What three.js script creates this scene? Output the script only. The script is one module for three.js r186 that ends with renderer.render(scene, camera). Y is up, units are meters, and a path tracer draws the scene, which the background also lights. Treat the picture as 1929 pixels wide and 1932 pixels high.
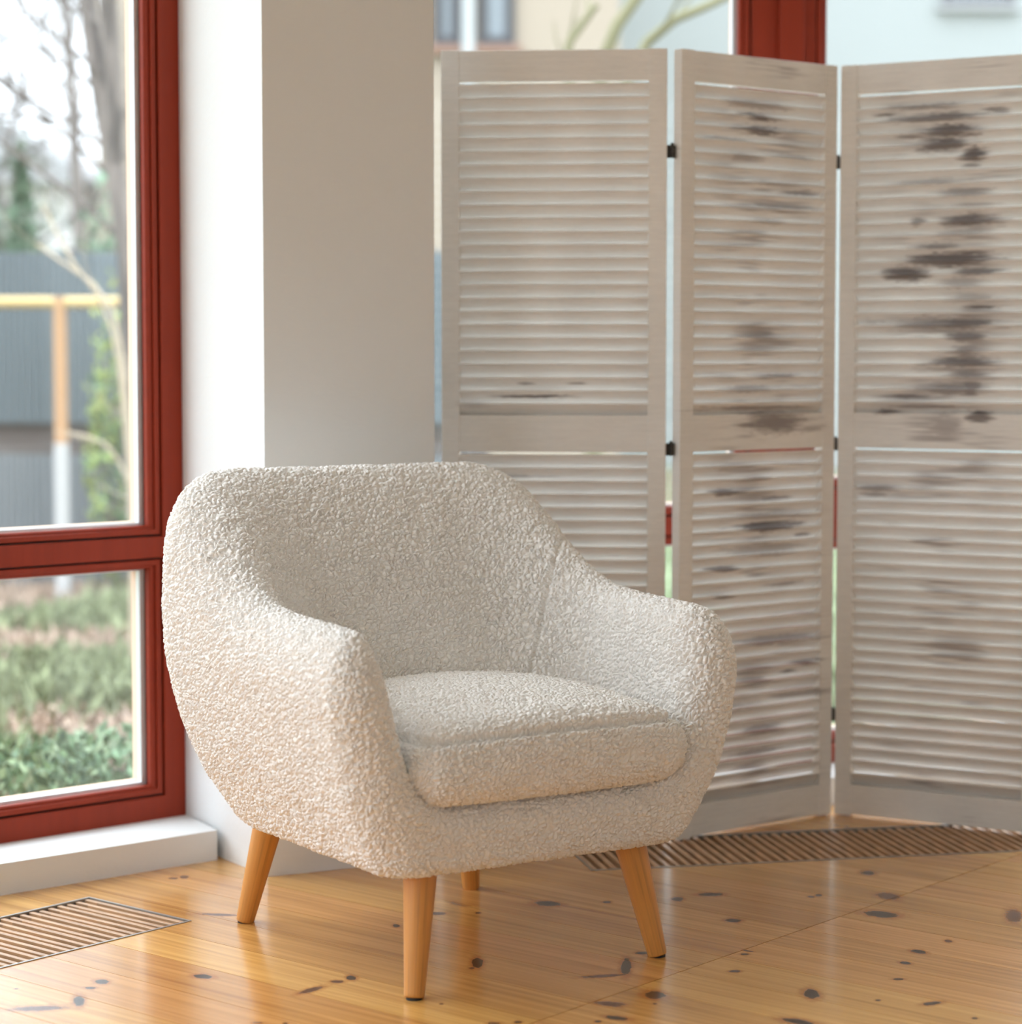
import * as THREE from 'three';
import { mergeGeometries } from 'three/addons/utils/BufferGeometryUtils.js';
import { RoundedBoxGeometry } from 'three/addons/geometries/RoundedBoxGeometry.js';

// ------------------------------------------------------------------ camera, sky, exposure
const scene = new THREE.Scene();
const renderer = new THREE.WebGLRenderer({ antialias: true });
renderer.toneMapping = THREE.LinearToneMapping;
renderer.toneMappingExposure = 1.28;
renderer.shadowMap.enabled = true;
const camera = new THREE.PerspectiveCamera(25.041, 1929 / 1932, 0.05, 300);
camera.position.set(0, 1.04, 0);
camera.rotation.set(THREE.MathUtils.degToRad(-3.827), 0, 0);
camera.focus = 4.08;
camera.userData.fStop = 2.4;
camera.updateProjectionMatrix();
// an even, bright overcast sky: the only light there is, it enters through the windows
// (brightness rises with height as under any closed cloud cover: three times the horizon's at the zenith)
{
  const w = 16, h = 128, d = new Float32Array(w * h * 4);
  for (let y = 0; y < h; y++) for (let x = 0; x < w; x++) { const e = Math.max(0, ((y + 0.5) / h - 0.5) * Math.PI), k = (1 + 2 * Math.sin(e)) / 3, i = (y * w + x) * 4; d[i] = 0.87 * k; d[i + 1] = 0.97 * k; d[i + 2] = 1.06 * k; d[i + 3] = 1; }
  const t = new THREE.DataTexture(d, w, h, THREE.RGBAFormat, THREE.FloatType); t.mapping = THREE.EquirectangularReflectionMapping; t.magFilter = THREE.LinearFilter; t.minFilter = THREE.LinearFilter; t.needsUpdate = true;
  scene.background = t; scene.backgroundIntensity = 6.5;
}

// ------------------------------------------------------------------ helpers
const V3 = (x, y, z) => new THREE.Vector3(x, y, z);
function rng(seed) { let a = seed >>> 0; return () => { a = (a + 0x6D2B79F5) | 0; let t = Math.imul(a ^ (a >>> 15), 1 | a); t = (t + Math.imul(t ^ (t >>> 7), 61 | t)) ^ t; return ((t ^ (t >>> 14)) >>> 0) / 4294967296; }; }
function hash3(x, y, z) { let h = Math.imul(x, 374761393) + Math.imul(y, 668265263) + Math.imul(z, 2147483647 - 1274126177); h = Math.imul(h ^ (h >>> 13), 1274126177); h ^= h >>> 16; return h >>> 0; }
const h01 = (x, y, z) => hash3(x, y, z) / 4294967296;
const sm = (t) => t * t * (3 - 2 * t);
const mixN = (a, b, t) => a + (b - a) * t;
const clamp = (x, a, b) => Math.min(b, Math.max(a, x));
const sstep = (a, b, x) => sm(clamp((x - a) / (b - a), 0, 1));
function noise2(x, y, s = 0) {
  const i = Math.floor(x), j = Math.floor(y), u = sm(x - i), v = sm(y - j);
  return mixN(mixN(h01(i, j, s), h01(i + 1, j, s), u), mixN(h01(i, j + 1, s), h01(i + 1, j + 1, s), u), v);
}
function noise3(x, y, z) {
  const i = Math.floor(x), j = Math.floor(y), k = Math.floor(z), u = sm(x - i), v = sm(y - j), w = sm(z - k);
  const f = (c) => mixN(mixN(h01(i, j, c), h01(i + 1, j, c), u), mixN(h01(i, j + 1, c), h01(i + 1, j + 1, c), u), v);
  return mixN(f(k), f(k + 1), w);
}
const WF = [0, 0];
function worley(x, y, z) {          // nearest and second nearest seed
  const i = Math.floor(x), j = Math.floor(y), k = Math.floor(z);
  let a = 9, b = 9;
  for (let dx = -1; dx <= 1; dx++) for (let dy = -1; dy <= 1; dy++) for (let dz = -1; dz <= 1; dz++) {
    const h = hash3(i + dx, j + dy, k + dz);
    const px = i + dx + (h & 1023) / 1023 - x, py = j + dy + ((h >>> 10) & 1023) / 1023 - y, pz = k + dz + ((h >>> 20) & 1023) / 1023 - z;
    const d = px * px + py * py + pz * pz;
    if (d < a) { b = a; a = d; } else if (d < b) b = d;
  }
  WF[0] = Math.sqrt(a); WF[1] = Math.sqrt(b);
}
function curve(pts) {               // smooth curve through [x, y] pairs
  const n = pts.length, m = pts.map((p, i) => { const a = pts[Math.max(0, i - 1)], b = pts[Math.min(n - 1, i + 1)]; return (b[1] - a[1]) / (b[0] - a[0]); });
  return (x) => {
    if (x <= pts[0][0]) return pts[0][1];
    if (x >= pts[n - 1][0]) return pts[n - 1][1];
    let i = 0; while (x > pts[i + 1][0]) i++;
    const h = pts[i + 1][0] - pts[i][0], t = (x - pts[i][0]) / h, t2 = t * t, t3 = t2 * t;
    return (2 * t3 - 3 * t2 + 1) * pts[i][1] + (t3 - 2 * t2 + t) * h * m[i] + (3 * t2 - 2 * t3) * pts[i + 1][1] + (t3 - t2) * h * m[i + 1];
  };
}
function dataTex(w, h, fn, srgb = true) {   // fn(x, y) -> [r, g, b] in 0..1
  const d = new Uint8Array(w * h * 4);
  for (let y = 0; y < h; y++) for (let x = 0; x < w; x++) { const c = fn(x, y), i = (y * w + x) * 4; d[i] = clamp(c[0], 0, 1) * 255; d[i + 1] = clamp(c[1], 0, 1) * 255; d[i + 2] = clamp(c[2], 0, 1) * 255; d[i + 3] = 255; }
  const t = new THREE.DataTexture(d, w, h); t.magFilter = THREE.LinearFilter; t.minFilter = THREE.LinearMipmapLinearFilter; t.generateMipmaps = true;
  t.wrapS = t.wrapT = THREE.RepeatWrapping; if (srgb) t.colorSpace = THREE.SRGBColorSpace; t.needsUpdate = true; return t;
}
const taken = new Map();
function numbered(name) { const n = taken.get(name) ?? 0; taken.set(name, n + 1); return n ? `${name}_${String(n).padStart(3, '0')}` : name; }
function put(name, geometry, material, parent = scene, data) {
  const o = new THREE.Mesh(geometry, material); o.castShadow = o.receiveShadow = true; o.name = parent === scene ? numbered(name) : name;
  if (data) o.userData = data; parent.add(o); return o;
}
function group(name, data, parent = scene) { const g = new THREE.Group(); g.name = parent === scene ? numbered(name) : name; if (data) g.userData = data; parent.add(g); return g; }
function bx(x0, x1, y0, y1, z0, z1) { const g = new THREE.BoxGeometry(x1 - x0, y1 - y0, z1 - z0); g.translate((x0 + x1) / 2, (y0 + y1) / 2, (z0 + z1) / 2); return g; }
function rbx(x0, x1, y0, y1, z0, z1, r = 0.002, s = 1) { const g = new RoundedBoxGeometry(x1 - x0, y1 - y0, z1 - z0, s, r); g.translate((x0 + x1) / 2, (y0 + y1) / 2, (z0 + z1) / 2); return g; }
function plain(g) { const h = g.index ? g.toNonIndexed() : g; for (const k of Object.keys(h.attributes)) if (!['position', 'normal', 'uv'].includes(k)) h.deleteAttribute(k); return h; }
const merge = (list) => mergeGeometries(list.map(plain));
function rectShape(x0, y0, x1, y1, hole) {
  const s = new THREE.Shape([new THREE.Vector2(x0, y0), new THREE.Vector2(x1, y0), new THREE.Vector2(x1, y1), new THREE.Vector2(x0, y1)]);
  for (const h of hole ?? []) s.holes.push(new THREE.Path([new THREE.Vector2(h[0], h[1]), new THREE.Vector2(h[0], h[3]), new THREE.Vector2(h[2], h[3]), new THREE.Vector2(h[2], h[1])]));
  return s;
}
function ring(x0, y0, x1, y1, w, z0, z1, bevel = 0.0015) {   // a rectangular frame, w wide, from z0 to z1
  const g = new THREE.ExtrudeGeometry(rectShape(x0 + bevel, y0 + bevel, x1 - bevel, y1 - bevel, [[x0 + w + -bevel, y0 + w - bevel, x1 - w + bevel, y1 - w + bevel]]), { depth: z1 - z0 - 2 * bevel, bevelEnabled: bevel > 0, bevelSize: bevel, bevelThickness: bevel, bevelSegments: 1 });
  g.translate(0, 0, z0 + bevel); return g;
}
function poly2(points) { return points.map(([x, z]) => new THREE.Vector2(x, z)); }
function prism(points, y0, y1, uvFn) {     // points [x, z] of one or more outlines, between two heights
  const pos = [], uv = [];
  for (const poly0 of points) {
    let p = poly2(poly0); if (THREE.ShapeUtils.area(p) < 0) p = p.reverse();      // counter-clockwise in (x, z)
    const f = THREE.ShapeUtils.triangulateShape(p, []);
    const v = (q, y) => { pos.push(q.x, y, q.y); const t = uvFn ? uvFn(q.x, q.y, y) : [q.x, q.y]; uv.push(t[0], t[1]); };
    for (const [a, b, c] of f) { v(p[a], y1); v(p[c], y1); v(p[b], y1); v(p[a], y0); v(p[b], y0); v(p[c], y0); }
    p.forEach((a, i) => { const b = p[(i + 1) % p.length]; v(a, y0); v(a, y1); v(b, y1); v(a, y0); v(b, y1); v(b, y0); });
  }
  const g = new THREE.BufferGeometry(); g.setAttribute('position', new THREE.Float32BufferAttribute(pos, 3)); g.setAttribute('uv', new THREE.Float32BufferAttribute(uv, 2)); g.computeVertexNormals(); return g;
}
function clip(poly, nx, nz, c) {           // keep n.p <= c
  const out = [];
  poly.forEach((a, i) => { const b = poly[(i + 1) % poly.length], da = nx * a[0] + nz * a[1] - c, db = nx * b[0] + nz * b[1] - c; if (da <= 0) out.push(a); if ((da < 0 && db > 0) || (da > 0 && db < 0)) { const t = da / (da - db); out.push([a[0] + (b[0] - a[0]) * t, a[1] + (b[1] - a[1]) * t]); } });
  return out;
}
function areaOf(p) { return Math.abs(THREE.ShapeUtils.area(poly2(p))); }
function cut(poly, quad) {                 // poly minus a convex quad (counter-clockwise in x, z)
  const out = []; let rest = poly;
  quad.forEach((a, i) => { if (rest.length < 3) return; const b = quad[(i + 1) % 4], nx = b[1] - a[1], nz = a[0] - b[0], c = nx * a[0] + nz * a[1]; const o = clip(rest, -nx, -nz, -c); if (o.length > 2 && areaOf(o) > 1e-7) out.push(o); rest = clip(rest, nx, nz, c); });
  return out;
}
function tube(points, r0, r1, seg = 6, rad = 6) {   // tapered tube through points
  const c = new THREE.CatmullRomCurve3(points), g = new THREE.TubeGeometry(c, seg, 1, rad, false), p = g.attributes.position, n = g.attributes.normal;
  for (let i = 0; i <= seg; i++) { const r = mixN(r0, r1, i / seg), q = c.getPointAt(i / seg); for (let j = 0; j <= rad; j++) { const k = i * (rad + 1) + j; p.setXYZ(k, q.x + n.getX(k) * r, q.y + n.getY(k) * r, q.z + n.getZ(k) * r); } }
  return g;
}
const std = (o) => new THREE.MeshStandardMaterial(o);
const phys = (o) => new THREE.MeshPhysicalMaterial(o);
const lin = (r, g, b) => new THREE.Color().setRGB(r, g, b);

// ------------------------------------------------------------------ materials
const plasterBump = dataTex(512, 512, (x, y) => { const v = 0.5 * noise2(x / 9, y / 9, 3) + 0.3 * noise2(x / 3, y / 3, 4) + 0.2 * noise2(x / 40, y / 40, 5); return [v, v, v]; }, false);
const mPlaster = std({ color: lin(0.78, 0.78, 0.77), roughness: 0.85, bumpMap: plasterBump, bumpScale: 0.0008 });
const redTex = dataTex(256, 256, (x, y) => { const g = noise2(x / 3, y / 90, 7) * 0.6 + noise2(x / 1.2, y / 40, 8) * 0.4, k = 0.95 + 0.10 * g; return [0.58 * k, 0.20 * k, 0.108 * k]; });
const mRed = phys({ map: redTex, roughness: 0.5, specularIntensity: 0.6 });
const mSpacer = std({ color: lin(0.72, 0.75, 0.76), roughness: 0.4, metalness: 0.35 });
const mOuterBead = std({ color: lin(0.72, 0.52, 0.38), roughness: 0.8 });
const mGlass = phys({ color: 0xffffff, transmission: 1, thickness: 0, roughness: 0, ior: 1.5, side: THREE.DoubleSide });
const mGasket = std({ color: lin(0.02, 0.02, 0.02), roughness: 0.7 });
const mSteel = std({ color: lin(0.42, 0.43, 0.42), roughness: 0.35, metalness: 0.9 });
const mDarkSteel = std({ color: lin(0.07, 0.065, 0.06), roughness: 0.45, metalness: 0.7 });
const KNOTS=[[2.459,2.965,0.0071,-0.0084,-0.0094,-0.0113,0],[2.422,2.95,0.0056,-0.0066,-0.0043,-0.0052,0],[2.36,2.903,0.0057,-0.0068,-0.0186,-0.0227,0],[2.29,2.919,0.0342,-0.0315,-0.0098,-0.0126,1],[2.59,2.859,0.0073,-0.0151,-0.0089,-0.0095,0],[3.072,3.445,0.006,-0.0072,-0.0099,-0.0111,1],[3.05,3.453,0.0064,-0.0076,-0.0057,-0.0065,1],[2.904,3.158,0.021,-0.0336,-0.0066,-0.007,1],[2.34,3.039,0.0026,-0.0031,-0.0026,-0.0034,1],[2.745,2.663,0.0029,-0.0083,-0.0101,-0.0093,0],[2.713,2.664,0.0077,-0.0091,-0.0067,-0.0066,1],[2.648,2.661,0.0284,-0.0026,-0.0085,-0.0098,1],[3.054,2.847,0.0026,-0.0058,-0.0084,-0.0075,0],[2.955,2.564,0.0061,-0.0072,-0.0232,-0.0201,0],[2.922,2.548,0.0033,-0.0039,-0.0054,-0.0047,1],[3.226,2.797,0.003,-0.0036,-0.0049,-0.0042,0],[3.173,2.852,0.0116,-0.0138,-0.0088,-0.0079,1],[3.253,2.871,-0.0008,-0.0383,-0.0119,-0.0095,2],[2.697,2.307,0.0072,-0.0086,-0.0051,-0.0044,1],[2.461,2.592,0.0061,-0.0072,-0.0036,-0.0038,1],[2.486,2.556,0.0022,-0.0026,-0.0031,-0.0032,0],[2.726,2.442,0.002,-0.0024,-0.003,-0.0026,1],[3.368,2.743,0.0116,-0.0223,-0.0148,-0.0117,0],[3.449,2.664,0.0047,-0.0056,-0.0062,-0.0048,0],[3.63,2.549,0.0148,-0.0176,-0.0104,-0.0073,0],[3.556,2.576,0.0068,-0.0081,-0.0119,-0.0086,0],[3.485,2.397,0.0066,-0.0126,-0.0105,-0.007,0],[3.189,2.386,0.0068,-0.0081,-0.0075,-0.0056,0],[3.099,2.352,0.0018,-0.0091,-0.0421,-0.0296,0],[3.027,2.346,0.0305,-0.0246,-0.0074,-0.0059,1],[2.99,2.21,0.0072,-0.015,-0.0173,-0.0123,0],[2.901,2.234,0.0116,-0.0239,-0.0127,-0.0094,1],[2.845,2.177,0.0064,-0.0179,-0.008,-0.0058,0],[2.811,2.188,0.0036,-0.0043,-0.0042,-0.0032,0],[2.727,2.282,0.0036,-0.0043,-0.0046,-0.0038,0],[3.195,2.193,0.006,-0.0071,-0.0058,-0.004,0],[2.948,2.179,0.0019,-0.0022,-0.0032,-0.0024,0],[3.988,2.414,0.0048,-0.0119,-0.0151,-0.0089,0],[3.759,2.385,0.004,-0.0047,-0.0068,-0.0043,0],[3.739,2.389,0.004,-0.0047,-0.0056,-0.0036,0],[3.84,2.279,0.0058,-0.023,-0.0233,-0.0132,1],[3.704,2.212,0.0105,-0.0306,-0.0196,-0.0112,0],[3.853,2.016,-0.0003,-0.0182,-0.0475,-0.0226,1],[3.51,2.02,0.0021,-0.0133,-0.0097,-0.0052,0],[3.429,1.999,0.0027,-0.009,-0.0074,-0.0041,0],[3.609,2.017,0.0012,-0.0082,-0.0091,-0.0047,1],[3.33,1.955,0.0058,-0.0069,-0.0052,-0.0031,0],[3.16,2.017,-0.0001,-0.0145,-0.023,-0.013,0],[3.198,1.914,0.0027,-0.0032,-0.004,-0.0024,0],[3.238,1.838,0.0145,-0.0085,-0.0079,-0.0048,0],[3.208,1.744,0.0029,-0.0035,-0.0039,-0.0022,0],[3.299,2.244,0.0047,-0.0055,-0.0045,-0.0031,0],[3.321,2.252,0.0019,-0.0107,-0.0037,-0.0023,1],[3.012,1.947,0.0057,-0.0256,-0.012,-0.0071,0]];
const SMUDGES={l:[[0.206,0.957,0.077,0.0021,0.9],[0.18,0.985,0.018,0.0023,0.5],[0.291,0.985,0.021,0.0021,0.5],[0.138,0.786,0.089,0.0024,0.5],[0.064,0.94,0.036,0.0059,0.2]],m:[[0.219,1.587,0.087,0.0059,0.45],[0.236,1.56,0.05,0.0065,0.9],[0.232,1.532,0.067,0.0071,0.9],[0.134,1.51,0.065,0.0023,0.4],[0.183,1.471,0.054,0.0053,0.45],[0.333,1.482,0.056,0.0042,0.4],[0.291,1.419,0.076,0.0042,0.4],[0.368,1.404,0.056,0.0036,0.6],[0.159,1.367,0.037,0.0029,0.3],[0.317,1.372,0.086,0.003,0.6],[0.275,1.336,0.051,0.0054,0.3],[0.308,1,0.069,0.003,0.6],[0.216,0.972,0.071,0.006,0.45],[0.246,0.93,0.18,0.0036,0.6],[0.28,0.899,0.098,0.0152,0.75],[0.396,0.882,0.048,0.0049,0.4],[0.164,0.796,0.062,0.0042,0.4],[0.144,0.748,0.045,0.0048,0.75],[0.29,0.73,0.056,0.0037,0.7],[0.274,0.69,0.129,0.0043,0.4],[0.27,0.669,0.094,0.0085,0.95],[0.381,0.645,0.022,0.0025,0.8],[0.27,0.617,0.111,0.0092,0.4],[0.142,0.581,0.045,0.0036,0.8],[0.326,0.537,0.056,0.0037,0.5],[0.134,0.52,0.037,0.003,0.6],[0.319,0.416,0.131,0.0068,0.55],[0.389,0.357,0.048,0.0044,0.8],[0.337,0.341,0.03,0.0031,0.9],[0.381,0.287,0.088,0.0056,0.45],[0.253,0.219,0.055,0.0068,0.6],[0.245,0.168,0.077,0.0055,0.6],[0.169,0.276,0.084,0.0061,0.3]],r:[[0.193,1.589,0.084,0.0048,0.55],[0.107,1.576,0.029,0.0027,0.8],[0.225,1.564,0.102,0.0065,0.75],[0.354,1.575,0.027,0.0035,0.6],[0.25,1.534,0.074,0.0095,0.85],[0.162,1.525,0.038,0.003,0.6],[0.235,1.504,0.05,0.0104,0.85],[0.307,1.478,0.028,0.0118,0.9],[0.298,1.458,0.022,0.003,0.6],[0.204,1.425,0.078,0.0048,0.45],[0.289,1.399,0.059,0.0065,0.55],[0.305,1.373,0.046,0.0024,0.4],[0.18,1.338,0.019,0.0078,0.6],[0.302,1.336,0.062,0.0101,0.85],[0.275,1.312,0.059,0.006,0.35],[0.228,1.283,0.053,0.0054,0.6],[0.254,1.254,0.096,0.012,0.9],[0.249,1.252,0.093,0.0114,0.9],[0.16,1.225,0.054,0.0115,0.9],[0.314,1.227,0.055,0.006,0.8],[0.287,1.204,0.05,0.009,0.35],[0.3,1.172,0.049,0.0078,0.3],[0.325,1.15,0.034,0.0027,0.9],[0.228,1.113,0.131,0.0108,0.6],[0.291,1.114,0.062,0.0102,0.8],[0.295,1.086,0.04,0.009,0.75],[0.295,1.054,0.037,0.0078,0.55],[0.292,1.03,0.077,0.0096,0.8],[0.299,1.005,0.037,0.0078,0.55],[0.262,0.971,0.075,0.0102,0.6],[0.306,0.972,0.022,0.0132,0.7],[0.164,0.954,0.057,0.0049,0.8],[0.19,0.932,0.101,0.0027,0.7],[0.113,0.92,0.029,0.0043,0.8],[0.328,0.911,0.029,0.0084,0.85],[0.257,0.89,0.034,0.0181,0.45],[0.292,1.014,0.102,0.003,0.4],[0.098,0.749,0.045,0.0043,0.6],[0.092,0.734,0.036,0.0043,0.5],[0.129,0.954,0.039,0.0031,0.6]]};
const DETAIL = 7;
// ------------------------------------------------------------------ the room
// the windows: d runs along the wall, the local z axis points into the room
const LW = { o: V3(-0.6965, 0, -4.892), d: V3(0.7474, 0, -0.6644) };
const RW = { o: V3(-0.277, 0, -5.321), d: V3(0.980, 0, -0.199) };
const ROOM = [[-0.489, -4.572], [-0.157, -4.733], [-0.277, -5.321], [3.06, -5.999], [3.45, -4.2], [3.45, 2.6], [-4.05, 2.6], [-4.05, 0.75], [-3.0, -2.75], [-2.94, -2.897], [-0.6965, -4.892]];
const SD = [0.6441, -0.7649], TD = [-0.7649, -0.6441];                  // across the boards, along the boards
const SEAM = 2.253, PITCH = 0.126, JOINT = 2.262;
const toST = (x, z) => [x * SD[0] + z * SD[1], x * TD[0] + z * TD[1]];
const fromST = (s, t) => [s * SD[0] + t * TD[0], s * SD[1] + t * TD[1]];
const floorUV = (x, z) => { const [s, t] = toST(x, z); return [(s - 2.15) / 2.3, (t - 1.55) / 2.3]; };
const floorTex = (() => {
  const N = 2048, data = new Float32Array(N * N), R = [];
  for (const k of KNOTS) { const det = k[2] * k[5] - k[4] * k[3]; R.push({ s: k[0], t: k[1], a: k[5] / det, b: -k[4] / det, c: -k[3] / det, d: k[2] / det, type: k[6], ext: 3.2 * Math.max(Math.hypot(k[2], k[3]), Math.hypot(k[4], k[5])) }); }
  const r = rng(5);
  for (let i = 0; i < 150; i++) {                                        // small knots elsewhere
    const s = 2.15 + 2.3 * r(), t = 1.55 + 2.3 * r(), a = 0.003 + 0.008 * r() * r(), b = a * (1 + 1.6 * r());
    if (t > 3.45 || s > 4.3) R.push({ s, t, a: 1 / a, b: 0, c: 0, d: 1 / b, type: r() < 0.6 ? 0 : 1, ext: 3.2 * b });
  }
  const buck = new Map();
  for (const k of R) for (let i = Math.floor((k.s - k.ext) * 10); i <= (k.s + k.ext) * 10; i++) for (let j = Math.floor((k.t - k.ext) * 10); j <= (k.t + k.ext) * 10; j++) { const id = i * 1000 + j; if (!buck.has(id)) buck.set(id, []); buck.get(id).push(k); }
  return dataTex(N, N, (px, py) => {
    const s = 2.15 + 2.3 * (px + 0.5) / N, t = 1.55 + 2.3 * (py + 0.5) / N;
    const bi = Math.floor((s - SEAM) / PITCH), side = t > JOINT ? 0 : 1, id = bi * 2 + side;
    let pull = 0, core = 0, halo = 0, brown = 0;
    const list = buck.get(Math.floor(s * 10) * 1000 + Math.floor(t * 10));
    if (list) for (const k of list) {
      const ds = s - k.s, dt = t - k.t, u = k.a * ds + k.b * dt, v = k.c * ds + k.d * dt;
      const q = Math.hypot(u, v) * (1 + 0.3 * (noise2(s * 260, t * 160, 31) - 0.5));
      if (q > 3.2) continue;
      pull += Math.exp(-q * q * 0.7) * 0.02 * Math.sign(ds || 1);
      if (k.type === 0) { core = Math.max(core, 1 - sstep(0.75, 1.08, q)); halo = Math.max(halo, 1 - sstep(0.9, 2.1, q)); }
      else if (k.type === 1) { brown = Math.max(brown, (1 - sstep(0.45, 1.15, q)) * (0.75 + 0.5 * noise2(s * 300, t * 500, 33))); halo = Math.max(halo, 0.6 * (1 - sstep(0.9, 1.9, q))); }
      else brown = Math.max(brown, 0.4 * (1 - sstep(0.4, 1.2, q)));
    }
    const tone = h01(id, 11, 2), sw = s + pull + 0.012 * noise2(s * 9 + id * 7, t * 1.3, 41);
    const g1 = noise2(sw * 420 + id * 13, t * 7, 42), g2 = noise2(sw * 95 + id * 5, t * 1.7, 43), g3 = noise2(sw * 900, t * 26, 44);
    const rings = 0.5 + 0.5 * Math.sin((sw * 55 + 3.2 * noise2(sw * 14 + id * 3, t * 0.9 + id, 45)) * 6.283);
    const streak = sstep(0.72, 0.95, noise2(sw * 60 + id * 17, t * 2.2 + id * 3, 46));
    const dark = 0.06 * g1 + 0.13 * g2 + 0.04 * g3 + 0.05 * Math.pow(rings, 3) + 0.10 * streak;
    const k = 1.08 - 0.85 * dark + 0.10 * (tone - 0.5);
    let R0 = 0.865 * k, G0 = 0.64 * Math.pow(k, 1.3), B0 = 0.365 * Math.pow(k, 1.7);
    G0 *= 1 + 0.05 * (h01(id, 3, 9) - 0.5);
    const w = halo * 0.5; R0 = mixN(R0, 0.60, w); G0 = mixN(G0, 0.33, w); B0 = mixN(B0, 0.14, w);
    const b = clamp(brown, 0, 1) * 0.85; R0 = mixN(R0, 0.26, b); G0 = mixN(G0, 0.11, b); B0 = mixN(B0, 0.06, b);
    const ring2 = 0.5 + 0.5 * noise2(s * 700, t * 700, 51);
    R0 = mixN(R0, 0.075 + 0.05 * ring2, core); G0 = mixN(G0, 0.045 + 0.03 * ring2, core); B0 = mixN(B0, 0.04, core);
    return [R0, G0, B0];
  });
})();
floorTex.wrapS = floorTex.wrapT = THREE.MirroredRepeatWrapping;
const floorRough = dataTex(512, 512, (x, y) => { const v = 0.55 * noise2(x / 30, y / 30, 61) + 0.25 * noise2(x / 7, y / 7, 62) + 0.2 * noise2(x / 2, y / 50, 63); return [0, 0.88 + 0.2 * v, 0]; }, false);
floorRough.repeat.set(3, 3);
const mFloor = phys({ map: floorTex, roughness: 0.24, specularIntensity: 1, roughnessMap: floorRough, clearcoat: 0.45, clearcoatRoughness: 0.14 });
const mSub = std({ color: lin(0.36, 0.25, 0.15), roughness: 0.95 });

// two ventilation grilles are let into the floor; each is a rectangle with its slats across
const GRILLES = [
  { o: [-0.591, -4.205], along: [-SD[0], -SD[1]], across: [TD[0], TD[1]], len: 1.5, wid: 0.293, label: 'pale slatted floor grille with steel edge beside the white window plinth' },
  { o: [0.163, -4.625], along: [0.980, -0.199], across: [-0.199, -0.980], len: 1.9, wid: 0.292, label: 'dark slatted floor grille running under the white folding screen' },
];
const grilleQuads = GRILLES.map((g) => {
  const P = (a, c) => [g.o[0] + g.along[0] * a + g.across[0] * c, g.o[1] + g.along[1] * a + g.across[1] * c];
  let q = [P(0, 0), P(g.len, 0), P(g.len, g.wid), P(0, g.wid)];
  if (THREE.ShapeUtils.area(poly2(q)) < 0) q = q.reverse();
  g.P = P; return q;
});
const floor = group('floor', { kind: 'structure', label: 'varnished knotty pine board floor of the room' });
{
  const st = ROOM.map(([x, z]) => toST(x, z)), s0 = Math.min(...st.map((p) => p[0])), s1 = Math.max(...st.map((p) => p[0]));
  for (let i = Math.floor((s0 - SEAM) / PITCH); i <= (s1 - SEAM) / PITCH; i++) for (const side of [1, -1]) {
    let p = ROOM; const g = 0.0007;
    p = clip(p, SD[0], SD[1], SEAM + (i + 1) * PITCH - g); if (p.length > 2) p = clip(p, -SD[0], -SD[1], -(SEAM + i * PITCH + g));
    if (p.length > 2) p = side > 0 ? clip(p, -TD[0], -TD[1], -(JOINT + 0.001)) : clip(p, TD[0], TD[1], JOINT - 0.001);
    if (p.length < 3 || areaOf(p) < 1e-4) continue;
    let ps = [p]; for (const q of grilleQuads) ps = ps.flatMap((x) => cut(x, q));
    if (ps.length) put('board', prism(ps, -0.022, 0, floorUV), mFloor, floor);
  }
  put('subfloor', prism([ROOM], -0.30, -0.19), mSub, floor);
}
function wallSeg(name, a, b, y0, y1, th, label, m = mPlaster) {      // room on the left of a -> b when seen from above with z down
  const dx = b[0] - a[0], dz = b[1] - a[1], l = Math.hypot(dx, dz), n = [dz / l * th, -dx / l * th];
  return put(name, prism([[a, b, [b[0] + n[0], b[1] + n[1]], [a[0] + n[0], a[1] + n[1]]]], y0, y1, (x, z, y) => [x * 0.7 + z * 0.7, y]), m, scene, { kind: 'structure', label });
}
const CEIL = 3.3, HEAD = 3.05, BACKSILL = 0.9, BACKX = 0.1, BACKW = 1.8;
put('ceiling', prism([ROOM.map(([x, z]) => [x * 1.06, z * 1.06 + 0.08])], CEIL, CEIL + 0.2), mPlaster, scene, { kind: 'structure', label: 'plain white plaster ceiling of the room' });
// the corner pillar between the two windows
put('wall_corner', prism([[[-0.489, -4.572], [-0.157, -4.733], [-0.277, -5.321], [-0.29, -5.42], [-0.5, -5.45], [-0.73, -4.985], [-0.6965, -4.892]]], -0.2, CEIL, (x, z, y) => [x * 0.8 + z * 0.6, y]), mPlaster, scene, { kind: 'structure', label: 'white plastered corner pillar between the two windows' });
const at = (w, u) => [w.o.x + w.d.x * u, w.o.z + w.d.z * u];
wallSeg('wall_left', at(LW, 0.1), at(LW, -3.0), HEAD, CEIL, 0.25, 'white plaster wall above the garden window');
wallSeg('wall_rear', at(RW, 3.40), at(RW, -0.1), HEAD, CEIL, 0.25, 'white plaster wall above the window behind the screen');
wallSeg('wall_rear_end', at(RW, 3.42), at(RW, 2.72), 0, HEAD, 0.25, 'white plaster wall beside the window behind the screen');
wallSeg('wall_right_return', ROOM[4], ROOM[3], 0, CEIL, 0.2, 'white plaster return wall at the end of the rear window');
wallSeg('wall_right', ROOM[5], ROOM[4], 0, CEIL, 0.2, 'plain white plaster side wall of the room');
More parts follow.
